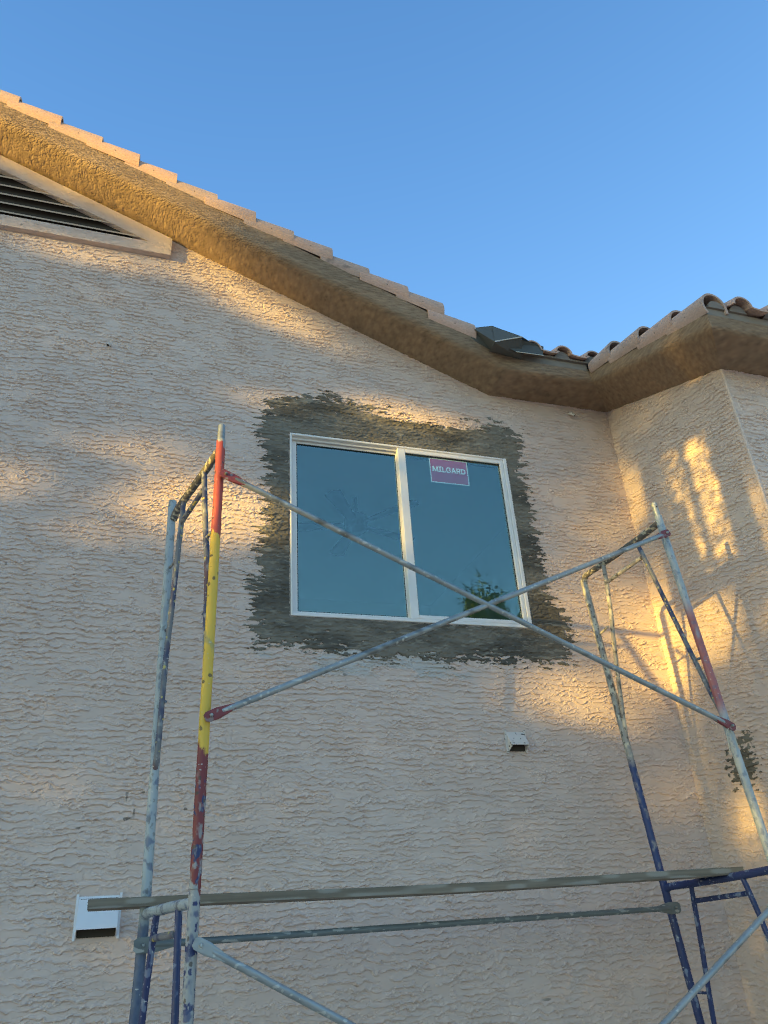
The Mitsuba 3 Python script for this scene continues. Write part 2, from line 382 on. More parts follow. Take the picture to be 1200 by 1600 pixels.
# the frame's perimeter is a straight return into the wall
near_hole = np.maximum(np.maximum(WX0 - X, X - WX1), np.maximum(WZ0 - Z, Z - WZ1))
Hm = np.where(near_hole < .004, np.clip(Hm, 0.0, .004), Hm)
Vw = np.stack([X, -Hm, Z], -1).reshape(-1, 3)
obj('wall', used(Vw, grid_faces(keep)), 'stucco_paint', H, smooth=False, label='beige rough stucco gable wall around the window')
reveal = cat([bx(WX0 - .03, WX0, .001, .16, WZ0 - .03, WZ1 + .03), bx(WX1, WX1 + .03, .001, .16, WZ0 - .03, WZ1 + .03), bx(WX0, WX1, .001, .16, WZ0 - .03, WZ0), bx(WX0, WX1, .001, .16, WZ1, WZ1 + .03)])
back = slab_xz(Polygon([(-9.0, 0), (XC + 0.12, 0), (XC + 0.12, 6.0), (2.78, 6.0), (AP, rake_z(AP) - 0.02), (-9.0, rake_z(-9.0) - 0.02)], [[(WX0 - .03, WZ0 - .03), (WX1 + .03, WZ0 - .03), (WX1 + .03, WZ1 + .03), (WX0 - .03, WZ1 + .03)]]), 0.02, 0.16)
obj('wall_core', cat([reveal, back]), 'dark_inside', H, kind='stuff')

gy = lines(YF, 0.012, step=.0088)
gz2 = np.concatenate([lines(0.0, 0.8, step=.2)[:-1], lines(.8, 6.02, step=.0050)])
Y2, Z2 = np.meshgrid(gy, gz2)
H2 = relief(Y2 + 31.7, Z2 - .16 * Y2) * (Z2 > .75)
CY2, CZ2 = np.meshgrid((gy[1:] + gy[:-1]) / 2, (gz2[1:] + gz2[:-1]) / 2)
keep2 = CZ2 < 5.98 + .415 * CY2 + .03
H2 = H2 * np.clip((Y2 - YF) / .03, 0, 1)
V2 = np.stack([XC - H2, Y2, Z2], -1).reshape(-1, 3)
obj('wall', used(V2, grid_faces(keep2)[:, ::-1]), 'stucco_paint', H, smooth=False, label='sunlit beige stucco side wall of the projecting wing')
obj('wall_core', slab_yz(Polygon([(0.0, 0), (YF + .02, 0), (YF + .02, 5.98 + 0.415 * YF), (0.0, 5.97)]), XC + .02, XC + 0.15), 'dark_inside', H, kind='stuff')
gx3 = np.concatenate([lines(XC, XC + 0.9, step=.0088), lines(XC + .9, 9.0, step=.3)[1:]]); gz3 = np.concatenate([lines(0.0, 3.2, step=.2)[:-1], lines(3.2, 5.43, step=.0050)])
X3, Z3 = np.meshgrid(gx3, gz3)
H3 = relief(X3 + 11.3, Z3) * (X3 < XC + .9) * (Z3 > 3.2) * np.clip((X3 - XC) / .03, 0, 1)
obj('wall', used(np.stack([X3, YF - H3, Z3], -1).reshape(-1, 3), grid_faces(np.ones((len(gz3) - 1, len(gx3) - 1), bool))), 'stucco_paint', H, smooth=False, label='shaded stucco front wall of the wing at the right edge')
obj('wall_core', bx(XC + .151, 9.0, YF + .02, YF + .15, 0, 5.42), 'dark_inside', H, kind='stuff')
obj('corner_bead', tube(line((XC + 0.006, YF + 0.004, 0), (XC + 0.006, YF + 0.004, 5.40), 300), 0.012, 10, bump=0.006), 'stucco_paint', H, smooth=60)

# fresh grey stucco coat, ragged along the trowel strokes, following the wall's relief
def patch_field(poly, amp, seed, A, B, H_, fu, fv, holes=None):
    x0, y0, x1, y1 = poly.buffer(.25).bounds
    m = (A > x0) & (A < x1) & (B > y0) & (B < y1); a, b = A[m], B[m]
    sd = shapely.distance(poly.exterior, shapely.points(a, b)) * np.where(shapely.contains_xy(poly, a, b), 1, -1)
    P = np.stack([a * fu, b * fv + 1.2 * meshkit.noise(np.stack([a * 7, b * 9, a * 0 + 5], -1), seed), a * 0], -1)
    nz = meshkit.noise(P, seed) * 0.5 + meshkit.noise(P * [2.7, 1.6, 1] + 9, seed + 1) * 0.5 + 0.3 * (meshkit.noise(P * [9, 2.6, 1] + 3, seed + 2) - 0.5)
    f = sd + amp * 2.3 * (nz - 0.5) + 9.0 * (H_[m] - .001)
    if holes is not None: f = f - holes(a, b, nz)
    out = np.full(A.shape, -1.0); out[m] = f
    return out
def coat(mask, base, depth, make):
    """The masked cells as a sheet 4 mm proud of the wall, its rim tucked in."""
    ny, nx = mask.shape; cnt = np.zeros((ny + 1, nx + 1), int)
    for di in (0, 1):
        for dj in (0, 1): cnt[di:ny + di, dj:nx + dj] += mask
    h = base + np.where(cnt == 4, depth, -0.0025)
    return used(make(h).reshape(-1, 3), grid_faces(mask))
outer = Polygon([(0.76, 3.60), (1.15, 3.57), (1.75, 3.53), (2.4, 3.54), (3.14, 3.55), (3.20, 3.85), (3.08, 4.2), (3.05, 4.8), (3.02, 5.25), (3.09, 5.60), (2.82, 5.74), (2.45, 5.62), (1.9, 5.66),
                 (1.3, 5.74), (0.86, 5.64), (0.77, 5.3), (0.83, 5.05), (0.83, 4.75), (0.78, 4.35), (0.74, 4.0)])
def gaps(X, Y, nz):
    g = np.exp(-((X - 2.0) / 0.40) ** 2 - ((Y - 5.61) / 0.04) ** 2) * 0.13
    g += np.exp(-((X - 2.75) / 0.12) ** 2 - ((Y - 5.60) / 0.03) ** 2) * 0.07
    g += np.exp(-((X - 3.02) / 0.12) ** 2 - ((Y - 4.02) / 0.035) ** 2) * 0.10
    return g * (0.5 + 1.4 * (nz - 0.35))
pmask = (patch_field(outer, .085, 3, CX, CZ, Hm[1:, 1:], 6.0, 42.0, gaps) > 0) & keep
rough = .0075 * (meshkit.noise(np.stack([X * 40, Z * 95, X * 0], -1), 4) - .4)
obj('stucco_patch', coat(pmask, Hm * .75 + rough, .0045, lambda h: np.stack([X, -h, Z], -1)), 'raw_stucco', H, smooth=True, label='dark grey unpainted stucco patch with ragged edges round the window')
small = Polygon([(-0.46, 2.88), (-0.66, 2.86), (-0.66, 2.62), (-0.55, 2.56), (-0.42, 2.62), (-0.40, 2.75)])
smask = patch_field(small, .085, 21, CY2, CZ2, H2[1:, 1:], 11.0, 50.0) > 0
cs = coat(smask, H2, .004, lambda h: np.stack([XC - h, Y2, Z2], -1)); cs.faces = cs.faces[:, ::-1]
obj('stucco_patch', cs, 'raw_stucco', H, smooth=True, label='small dark splotch of fresh stucco on the side wall')

# eaves: stucco wrapped soffit and fascia
Q = np.array([0.0, 0.10, 0.20, 0.295, 0.330, 0.350, 0.361, 0.368, 0.372, 0.3725, 0.373])
F01 = np.array([0.0, 0.0, 0.0, 0.02, 0.055, 0.11, 0.18, 0.28, 0.45, 0.72, 1.0])
def prof(top, slope=0.0): return F01 * top + Q * slope
def ring(xy, z):
    """xy(q) -> (x, y), z per profile point; closed by the back along the wall."""
    P = [(*xy(q), zz) for q, zz in zip(Q, z)]
    P.append((*xy(0.33), z[-1] + 0.004)); P.append((*xy(-0.01), z[-1] + 0.004 - (z[-1] - z[0]) * 0.0)); P.append((*xy(-0.01), z[0]))
    return P
TOPL, TOPM = 0.215, 0.125
secs = [ring(lambda q, x=x: (x, -q), rake_z(x) + prof(TOPL)) for x in np.linspace(AP, 2.76, 16)]
secs += [ring(lambda q, x=x: (x, -q), np.array(max(rake_z(x), 5.985)) + prof(TOPL + (TOPM - TOPL) * k)) for x, k in ((2.80, 0.12), (2.88, 0.5), (3.0, 1.0))]
secs += [ring(lambda q: (XC - q, -q), 5.985 + prof(TOPM))]
rk = []
for t in np.linspace(0, 1, 7):
    rk.append(ring(lambda q, t=t: (XC - q, -q * (1 - t) + (YF - q) * t), np.array([5.985 + 0.415 * (-q * (1 - t) + (YF - q) * t) for q in Q]) + prof(TOPM, 0.415)))
rk += [ring(lambda q: (9.2, YF - q), 5.985 + 0.415 * YF + prof(TOPM))]
obj('eave', loft(secs), 'trim_stucco', H, smooth=25, label='brown stucco eave running down the gable to the inside corner')
obj('eave', loft(rk), 'trim_stucco', H, smooth=25, label='brown stucco eave around the projecting wing')
secs = [ring(lambda q, x=x: (x, -q), rake_z(x) + prof(TOPL)) for x in np.linspace(-9.3, AP, 10)]
obj('eave', loft(secs), 'trim_stucco', H, smooth=25)

# roof: decks, rake tiles, eave tiles
def deck(corners, t=0.05):
    c = np.asarray(corners, float); V = np.vstack([c, c + [0, 0, t]]); k = len(c); F = []
    for i in range(1, k - 1): F += [[0, i + 1, i], [k, k + i, k + i + 1]]
    for i in range(k):
        j = (i + 1) % k; F += [[i, j, k + j], [i, k + j, k + i]]
    m = trimesh.Trimesh(V, F, process=False); m.fix_normals(); return m
dz = TOPL + 0.006
def pa(x, y): return (x, y, 6.118 + SL * (y + 0.37))
roof_mesh = cat([deck([(AP, -.34, rake_z(AP) + dz), (AP, 9, rake_z(AP) + dz), (2.86, 9, rake_z(2.86) + dz), (2.86, -.34, rake_z(2.86) + dz)]),
                 deck([(AP, -.34, rake_z(AP) + dz), (-9.3, -.34, rake_z(-9.3) + dz), (-9.3, 9, rake_z(-9.3) + dz), (AP, 9, rake_z(AP) + dz)]),
                 deck([pa(2.90, -.33), pa(3.69, -.33), pa(3.69, 5), pa(2.90, 5)]),
                 deck([pa(3.70, -1.72), pa(9.2, -1.72), pa(9.2, 5), pa(3.70, 5)])])
roof = obj('roof', roof_mesh, 'deck_paint', H, label='low pitched roof edged with pinkish tan clay tiles')

def rake_tile(p0, p1, out, r0=0.079, r1=0.106, t=0.017, n=17):
    """Rake tile from the upper end p0 to the open lower end p1: a tall rounded hood; p = bottom of its outer side; out = unit vector away from the roof."""
    p0, p1, out = (np.asarray(v, float) for v in (p0, p1, out)); up = np.array([0, 0, 1.0])
    secs = []
    for s in np.linspace(0, 1, 5):
        p = p0 + (p1 - p0) * s; r = r0 + (r1 - r0) * s; rz = r * 1.14; a0 = math.radians(-40)
        c = p - out * r * math.cos(a0) - up * rz * math.sin(a0)
        ang = np.linspace(a0, np.pi, n); ri, rzi = r - t, rz - t
        O = [c + r * math.cos(a) * out + rz * math.sin(a) * up for a in ang] + [c - r * out - up * 0.05]
        I = [c - ri * out - up * 0.05] + [c + ri * math.cos(a) * out + rzi * math.sin(a) * up for a in ang[::-1]]
        secs.append(O + I)
    S = np.array(secs); k, m = S.shape[:2]; V = S.reshape(-1, 3); F = []
    for i in range(k - 1):
        for j in range(m):
            A, B = i * m + j, i * m + (j + 1) % m
            F += [[A, B, B + m], [A, B + m, A + m]]
    h = m // 2
    for i in (0, k - 1):
        for j in range(h - 1):
            a, b, c_, d_ = i * m + j, i * m + j + 1, i * m + m - 2 - j, i * m + m - 1 - j
            F += [[a, b, c_], [a, c_, d_]]
    mm = trimesh.Trimesh(V, F, process=False); mm.fix_normals(); return mm

nail = []
def add_rake(xe, xu, fpt, out, lift, k):
    p1, p0 = np.array(fpt(xe)), np.array(fpt(xu))
    p1 = p1 + [0, 0, 0.024 + lift + rng.uniform(-.006, .006)]; p0 = p0 + [0, 0, -0.016 + lift + rng.uniform(-.004, .004)]
    j = np.asarray(out) * rng.uniform(-.006, .008)
    p0 = p0 + j - np.asarray(out) * 0.006; p1 = p1 + j
    key = obj('tile', rake_tile(p0, p1, out), f'clay_{rng.integers(3)}', roof, smooth=35)
    hp = p0 + (p1 - p0) * 0.55 + np.array([0, 0, 0.055]) + np.asarray(out) * 0.017
    nail.append(tube(np.array([hp, hp + np.asarray(out) * 0.005]), 0.0042, 8))
OVL = 0.376
ends = 1.0154 * np.array([-1.60, -1.262, -0.93, -0.604, -0.305, 0.0, 0.331, 0.647, 0.965, 1.290, 1.605, 1.935, 2.245, 2.515])
for k, xe in enumerate(ends):
    lift = 0.0 if xe < 1.2 else (0.012 if k % 3 else 0.025)
    if k == len(ends) - 1: lift = -0.045
    if k == len(ends) - 2: lift = 0.02
    add_rake(xe, xe - 0.42, lambda x: (x, -OVL, rake_z(x) + TOPL - 0.012), (0, -1, 0), lift, k)
for k, xe in enumerate(np.arange(-1.95, AP + 0.05, -0.325)):
    add_rake(xe, xe - 0.42, lambda x: (x, -OVL, 7.1515 - SL * x + TOPL - 0.012), (0, -1, 0), 0, k)
for ye in (-0.72, -1.086, -1.448, -1.775):
    yu = min(ye + 0.42, -0.40)
    add_rake(ye, yu, lambda y: (XC - 0.378, y, 5.985 + 0.415 * y + prof(TOPM, 0.415)[-1] - 0.012), (-1, 0, 0), 0.0, 0)
obj('tile_nail', cat(nail), 'dark_inside', roof, kind='stuff')

def s_tile(x0, y0, z0, L=0.42, slope=SL, w=0.30, r=0.082, t=0.014, flip=False):
    """S tile: barrel then pan; (x0, y0, z0) = left end of its lower edge (pan level), running up towards +y."""
    ang = np.linspace(np.pi, 0, 11)
    top = [(r + r * math.cos(a), 0.95 * r * math.sin(a)) for a in ang] + [(2 * r + 0.02, -0.006), (2 * r + 0.08, -0.012), (w + 0.0, -0.010), (w + 0.03, 0.012)]
    top = np.array(top)
    nrm = np.gradient(top, axis=0); nrm = np.stack([nrm[:, 1], -nrm[:, 0]], 1); nrm /= np.linalg.norm(nrm, axis=1, keepdims=True)
    bot = top + nrm * t
    O = np.vstack([top, bot[::-1]]); secs = []
    for s, lift in ((0.0, 0.016), (0.5, 0.006), (1.0, 0.0)):
        y = y0 + s * L
        secs.append(np.stack([x0 + O[:, 0], np.full(len(O), y), z0 + slope * s * L + O[:, 1] + lift], 1))
    S = np.array(secs); k, m = S.shape[:2]; V = S.reshape(-1, 3); F = []
    for i in range(k - 1):
        for j in range(m):
            A, B = i * m + j, i * m + (j + 1) % m
            F += [[A, B, B + m], [A, B + m, A + m]]
    h = m // 2
    for i in (0, k - 1):
        for j in range(h - 1):
            a, b, c_, d_ = i * m + j, i * m + j + 1, i * m + m - 2 - j, i * m + m - 1 - j
            F += [[a, b, c_], [a, c_, d_]]
    mm = trimesh.Trimesh(V, F, process=False); mm.fix_normals(); return mm
def closure(xs, z0, y0, y1, zb, W_=.299):
    """Eave filler: board edge with humps under the barrels."""
    P = [(xs[0], zb), (xs[-1] + W_, zb), (xs[-1] + W_, z0 - 0.012)]
    for x in xs[::-1]:
        P += [(x + 0.164, z0 - 0.010)] + [(x + 0.082 + 0.066 * math.cos(a), z0 + 0.060 * math.sin(a)) for a in np.linspace(0.1, np.pi - 0.1, 8)] + [(x, z0 - 0.010)]
    return slab_xz(Polygon(P).buffer(0), y0, y1)
main_xs = [2.985, 3.285, 3.585]
for row in range(3):
    for x in main_xs:
        if x > 3.4 and row == 0: pass
        y = -0.43 + row * 0.36
        obj('tile', s_tile(x, y, 6.212 + SL * row * 0.36 + 0.002 * row), f'clay_{rng.integers(3)}', roof, smooth=35)
obj('drip_board', bx(2.96, XC - 0.384, -0.364, -0.29, 5.985 + TOPM + 0.002, 6.184), 'drip_paint', H)
obj('eave_filler', bx(2.70, 2.984, -.335, -.22, 6.11, 6.232), 'mortar', H)
for x in main_xs: obj('eave_filler', closure([x], 6.213, -0.388, -0.33, 6.185, .299 if x < 3.5 else .05), 'mortar', H, smooth=25)
wing_xs = [3.83 + 0.3 * i for i in range(9)]
for row in range(3):
    for x in wing_xs:
        y = -1.83 + row * 0.36
        obj('tile', s_tile(x, y, 5.606 + SL * row * 0.36), f'clay_{rng.integers(3)}', roof, smooth=35)
zt = 5.985 + 0.415 * YF + TOPM
obj('drip_board', bx(XC - 0.362, 9.1, YF - 0.366, YF - 0.29, zt + 0.002, zt + 0.066), 'drip_paint', H)
for x in [3.64] + wing_xs: obj('eave_filler', closure([x], 5.607, YF - 0.382, YF - 0.33, zt + 0.068, .187 if x < 3.7 else .299), 'mortar', H, smooth=25)

# bent valley flashing sticking out over the eave
fk = obj('flashing', cat([sheet([(2.530, -0.385, 6.373), (2.697, -0.431, 6.392), (2.742, -0.492, 6.277), (2.613, -0.573, 6.080)], 0.003),
                          sheet([(2.698, -0.431, 6.392), (2.887, -0.553, 6.202), (2.614, -0.574, 6.081), (2.742, -0.492, 6.279)], 0.003),
                          sheet([(2.701, -0.429, 6.391), (2.995, -0.390, 6.369), (3.148, -0.370, 6.303), (2.890, -0.551, 6.204)], 0.003)]), 'flash_metal', roof, label='bent loose grey metal valley flashing over the eave')
obj('flashing', cat([sheet([(2.671, -0.507, 6.140), (2.924, -0.492, 6.231), (3.187, -0.405, 6.279), (3.141, -0.431, 6.150), (2.856, -0.492, 6.082)], 0.003)]), 'flash_metal', roof, label='lower lip of the loose valley flashing')
obj('flashing', cat([sheet([(2.530, -.386, 6.368), (2.50, -.367, 6.262), (2.685, -.374, 6.160), (2.616, -.571, 6.078)], 0.003),
                     sheet([(2.616, -.570, 6.078), (2.66, -.376, 6.150), (2.97, -.376, 6.115), (2.885, -.551, 6.199)], 0.003)]), 'flash_metal', roof, label='dark inner fold of the loose valley flashing')
obj('flashing_hem', tube(line((2.613, -0.579, 6.078), (2.890, -0.559, 6.198)), 0.0048, 8), 'bright_edge', roof)
obj('flashing_hem', tube(line((2.843, -0.499, 6.079), (3.144, -0.438, 6.145)), 0.0035, 8), 'bright_edge', roof)

# gable vent: plaster surround and louvers
V0, VT = 6.928, 0.008
def vz(x): return 7.122 - SL * x
gv = holder('gable_vent', H, label='triangular louvered attic vent with plaster surround under the gable peak')
o_top = vz(AP)
osh = Polygon([(VT, V0), (VT, vz(VT)), (AP, o_top), (2 * AP - VT, vz(VT)), (2 * AP - VT, V0)])
ish_r = 0.142 * math.sqrt(1 + SL ** 2)
zi = V0 + 0.112
xi = (7.122 - ish_r - zi) / SL
ish = Polygon([(xi, zi), (AP, vz(AP) - ish_r), (2 * AP - xi, zi)])
fr_m = slab_xz(osh.difference(ish), -0.052, -0.0005)
obj('frame', fr_m, 'surround_stucco', gv)
obj('backing', slab_xz(ish.buffer(0.03), -0.006, -0.001), 'dark_inside', gv)
for i in range(12):
    z = zi + 0.062 + 0.098 * i
    xr = xi - (z - zi) / SL + 0.10
    if xr < AP + 0.1: break
    xl = 2 * AP - xr
    sl_ = trimesh.Trimesh([(x, y, zz) for x in (xl, xr) for (y, zz) in ((-0.046, z - 0.030), (-0.046, z - 0.014), (-0.006, z + 0.026), (-0.006, z + 0.012))],
                          [[0, 1, 5], [0, 5, 4], [1, 2, 6], [1, 6, 5], [2, 3, 7], [2, 7, 6], [3, 0, 4], [3, 4, 7], [0, 2, 1], [0, 3, 2], [4, 5, 6], [4, 6, 7]], process=False)
    sl_.fix_normals(); obj('slat', sl_, 'louver_paint', gv)

# exhaust hoods
def hood(x0, x1, zt_, zl, zb, d, mat, lab, inset=0.0):
    k = holder('exhaust_hood', H, label=lab); t = 0.004
    obj('cover', cat([sheet([(x0, -0.006, zt_), (x1, -0.006, zt_), (x1, -d, zl), (x0, -d, zl)], t)]), mat, k)
    for x in (x0, x1 - t):
        obj('cheek', slab_yz(Polygon([(-0.004, zt_ - 0.003), (-d + 0.001, zl - 0.003), (-d + 0.001, zl - 0.010), (-0.004, zb)]), x, x + t), mat, k)
    obj('duct', bx(x0 + 0.008, x1 - 0.008, -0.013, -0.004, zb + 0.004, zt_ - 0.012), 'dark_inside', k)
    for xa in (x0 - .014, x1 + .001): obj('flange', bx(xa, xa + .013, -0.014, -0.001, zb - 0.008, zt_ + 0.012), mat, k)
hood(-0.150, 0.058, 2.128, 1.968, 1.925, 0.085, 'hood_white', 'white metal exhaust hood behind the end of the plank')
hood(2.530, 2.662, 3.035, 2.937, 2.900, 0.072, 'hood_paint', 'small paint speckled exhaust hood under the right half of the window')
def weep(x, z, dx, lab):
    k = obj('drain_stub', tube([(x, 0.0, z + .012), (x, -0.022, z + .008), (x + dx * .5, -0.036, z - .003), (x + dx, -0.044, z - 0.02)], 0.013, 12, caps=True), 'hood_paint', H, smooth=50, label=lab)
    e = np.array([x + dx, -0.0445, z - 0.021])
    obj('bore', tube([e, e + [dx * .1, -0.0012, -0.003]], 0.0095, 12), 'dark_inside', k)
weep(-0.372, 5.915, -0.012, 'small plastered drain stub left of the window below the attic vent')
weep(3.585, 5.885, 0.03, 'small bent drain stub under the level eave')

# ------------------------------------------------------------------ window
W = holder('window', H, label='white framed sliding window of two blue reflecting panes')
g = 0.003
def frame4(x0, x1, z0, z1, wl, wr, wb, wt, y0, y1, c=0.004, ht=1.0):
    return cat([chamfer_box(x0, x0 + wl, y0, y1, z0, z1, c), chamfer_box(x1 - wr, x1, y0, y1, z0, z1, c),
                chamfer_box(x0 + wl, x1 - wr, y0 + .001, y1, z0, z0 + wb, c), chamfer_box(x0 + wl, x1 - wr, y0 + .001, y0 + (y1 - y0) * ht, z1 - wt, z1, c)])
obj('frame', frame4(WX0 + g, WX1 - g, WZ0 + g, WZ1 - g, 0.014, 0.030, 0.026, 0.018, -0.014, 0.095), 'vinyl', W, smooth=30)
MX0, MX1 = 1.896, 1.962
# right pane fixed forward, left sash set back
obj('sash', frame4(MX0, WX1 - 0.034, WZ0 + 0.030, WZ1 - 0.022, MX1 - MX0, 0.034, 0.032, 0.036, -0.008, 0.035, ht=.35), 'vinyl', W, smooth=30)
obj('sash', frame4(WX0 + 0.018, MX0 + 0.03, WZ0 + 0.031, WZ1 - 0.023, 0.046, 0.034, 0.028, 0.034, 0.042, 0.080, ht=.35), 'vinyl', W, smooth=30)
obj('head_track', cat([bx(WX0 + 0.018, MX0 - 0.002, 0.020, 0.025, WZ1 - 0.040, WZ1 - 0.0225), bx(WX0 + 0.018, MX0 - 0.002, 0.036, 0.040, WZ1 - 0.034, WZ1 - 0.0225)]), 'vinyl', W)
obj('sill_track', cat([bx(WX0 + 0.018, MX0 - 0.002, 0.010, 0.016, WZ0 + 0.030, WZ0 + 0.044), bx(WX0 + 0.018, MX0 - 0.002, 0.030, 0.035, WZ0 + 0.030, WZ0 + 0.044)]), 'vinyl', W)
# thin top rails, so that the panes show up to their heads
LP = (WX0 + 0.064, MX0 - 0.002, WZ0 + 0.058, WZ1 - 0.056)
RP = (MX1, WX1 - 0.068, WZ0 + 0.062, WZ1 - 0.058)
def gasket(p, y):
    x0, x1, z0, z1 = p; b = 0.006
    return cat([bx(x0, x0 + b, y, y + .004, z0, z1), bx(x1 - b, x1, y, y + .004, z0, z1), bx(x0 + b, x1 - b, y, y + .004, z0, z0 + b), bx(x0 + b, x1 - b, y, y + .004, z1 - b, z1)])
obj('gasket', gasket(LP, 0.050), 'gasket', W)
obj('gasket', gasket(RP, 0.008), 'gasket', W)
def pane(p, y, turn=math.radians(7.0), bow=math.radians(0.35)):
    """One sheet of glass, its surface turned a little to the left and faintly bowed like a sealed unit's outer pane."""
    x0, x1, z0, z1 = p; V, Nn = [], []
    for z, kz in ((z0, -1), (z1, 1)):
        for x, kx in ((x0, -1), (x1, 1)):
            a = turn + kx * bow; V.append((x, y, z)); n = np.array([-math.sin(a), -math.cos(a), kz * bow]); Nn.append(n / np.linalg.norm(n))
    path = meshkit.write_ply(trimesh.Trimesh(V, [[0, 1, 3], [0, 3, 2]], process=False), False, normals=np.array(Nn))
    return {'type': 'ply', 'filename': path, 'face_normals': False, 'bsdf': {'type': 'ref', 'id': 'pane'}}
for p_, y_, lab in (((LP[0] - .008, LP[1], LP[2] - .004, WZ1 - .03), .058, 'left glass pane with a ceiling fan dimly behind it'), ((RP[0] - .008, RP[1] + .004, RP[2] - .004, WZ1 - .03), .016, 'right glass pane mirroring treetops')):
    k = numbered(W + '__pane'); scene[k] = pane(p_, y_); labels[k] = {'label': lab}
# sticker inside the right pane
SX0, SX1, SZ0, SZ1, SY = 2.174, 2.510, 5.030, 5.262, 0.018
st = obj('sticker', (bx(SX0 + .007, SX1 - .007, SY, SY + 0.0008, SZ0 + .007, SZ1 - .007)), 'sticker_red', W, label='crimson maker sticker with white border and white capitals')
obj('sticker_border', (cat([bx(SX0, SX0 + .007, SY, SY + .0008, SZ0, SZ1), bx(SX1 - .007, SX1, SY, SY + .0008, SZ0, SZ1), bx(SX0 + .007, SX1 - .007, SY, SY + .0008, SZ0, SZ0 + .007), bx(SX0 + .007, SX1 - .007, SY, SY + .0008, SZ1 - .007, SZ1)])), 'sticker_white', W)
tx = meshkit.text_mesh('MILGARD', 0.048, 0.0008, bold=True)
tv = tx.vertices - [tx.bounds[0][0], tx.bounds[0][1], 0]
wid = tv[:, 0].max()
tv = tv * [0.290 / wid, 1, 1]
tm = trimesh.Trimesh(np.stack([tv[:, 0] + (SX0 + SX1) / 2 - 0.145, SY - 0.0006 - tv[:, 2] * 0.5, tv[:, 1] + (SZ0 + SZ1) / 2 - 0.012], 1), tx.faces, process=False)
tm.fix_normals()
obj('lettering', (tm), 'sticker_white', W)
# room behind
RX0, RX1, RY0, RY1, RZ0, RZ1 = 0.35, 3.7, 0.165, 4.0, 2.9, 5.62
obj('room', cat([bx(RX0, RX1, RY0, RY1, RZ1, RZ1 + .03), bx(RX0, RX1, RY0, RY1, RZ0 - .03, RZ0), bx(RX0 - .03, RX0, RY0, RY1, RZ0, RZ1), bx(RX1, RX1 + .03, RY0, RY1, RZ0, RZ1), bx(RX0, RX1, RY1, RY1 + .03, RZ0, RZ1)]), 'room_paint', H)
fc = np.array([1.93, 1.35, 5.30])
cf = holder('ceiling_fan', label='dark ceiling fan dimly seen through the left window pane', category='ceiling fan')
obj('rod', tube([fc + [0, 0, .30], fc], 0.02, 10), 'fan_brown', cf, smooth=40)
obj('motor', tube([fc + [0, 0, .10], fc + [0, 0, .08], fc + [0, 0, -.05], fc + [0, 0, -.10]], [0.06, 0.11, 0.11, 0.05], 16), 'fan_brown', cf, smooth=40)
for k in range(5):
    a = math.radians(20 + 72 * k); d = np.array([math.cos(a), math.sin(a), 0]); s = np.array([-math.sin(a), math.cos(a), 0.12])
    obj('blade', sheet([fc + d * .12 - s * .04, fc + d * .66 - s * .075, fc + d * .70, fc + d * .66 + s * .075, fc + d * .12 + s * .04], 0.008), 'fan_brown', cf)

# ------------------------------------------------------------------ scaffold
S = 'scaffold'
labels[S] = {'label': 'paint spattered tubular steel scaffold tower standing before the stucco wall', 'category': 'scaffold'}
RL, RI, RH, RB = 0.0235, 0.0145, 0.0215, 0.0155
def on_axis(a, b, z):
    a, b = np.asarray(a, float), np.asarray(b, float); return a + (b - a) * ((z - a[2]) / (b[2] - a[2]))
def leg(top, bot, z1, z0, mat, fk, bump=0.0025, seed=0, lab=None):
    P = np.array([on_axis(top, bot, z) for z in np.linspace(z1, z0, 60)])
    obj('leg', tube(P, RL, 16, bump=bump, seed=seed), mat, fk, smooth=50, label=lab)
def bar(name, pts, r, mat, fk, seed=0, bump=0.002, lab=None):
    pts = np.asarray(pts, float)
    if len(pts) == 2: pts = line(pts[0], pts[1], max(3, int(np.linalg.norm(pts[1] - pts[0]) / 0.035)))
    obj(name, tube(pts, r, 12, bump=bump, seed=seed), mat, fk, smooth=50, label=lab)
def curve(*ctrl, n=10):
    """Smooth polyline through the control points."""
    c = np.asarray(ctrl, float); t = np.concatenate([[0], np.cumsum(np.linalg.norm(np.diff(c, axis=0), axis=1))])
    from scipy.interpolate import PchipInterpolator
    return PchipInterpolator(t, c)(np.linspace(0, t[-1], n * (len(c) - 1)))
FL = (np.array([.345, -1.512, 4.17]), np.array([.322, -1.502, 2.03]))
BL = (np.array([.148, -.835, 4.158]), np.array([.164, -.86, 2.03]))
FR = (np.array([3.199, -1.262, 4.14]), np.array([3.371, -1.255, 2.05]))
BR = (np.array([3.112, -.42, 4.05]), np.array([3.267, -.405, 2.03]))
fA = holder('frame', S, label='upper left frame with yellow and red front leg')
leg(*FL, 4.172, 2.052, 'paint_front_left', fA, seed=1, lab='yellow leg with red top and red foot')
leg(*BL, 4.158, 2.052, 'paint_back_left', fA, seed=2)
hd = curve((.335, -1.485, 4.118), (.29, -1.30, 4.112), (.205, -.99, 4.09), (.172, -.885, 4.068), (.158, -.845, 4.03))
bar('header', hd, RH, 'paint_header', fA, 3)
bar('inner_leg', curve((.284, -1.300, 4.10), (.298, -1.365, 3.765), (.316, -1.435, 3.41), (.322, -1.458, 3.06), (.328, -1.482, 2.98)), RI, 'paint_worn', fA, 4)
bar('inner_leg', curve((.203, -.99, 4.075), (.190, -.955, 3.69), (.182, -.937, 3.435), (.172, -.910, 3.172), (.165, -.887, 2.70), (.160, -.862, 2.63)), RI, 'paint_worn', fA, 5)
bar('crossbar', [(.284, -1.305, 3.985), (.201, -1.0, 3.945)], RI * 0.95, 'paint_worn', fA, 6)
for z, f in ((3.66, 0), (3.25, 0)):
    a = on_axis(*FL, z); bar('rung', [a, (.306, a[1] + .09, z - .01)], 0.008, 'paint_worn', fA, 7)
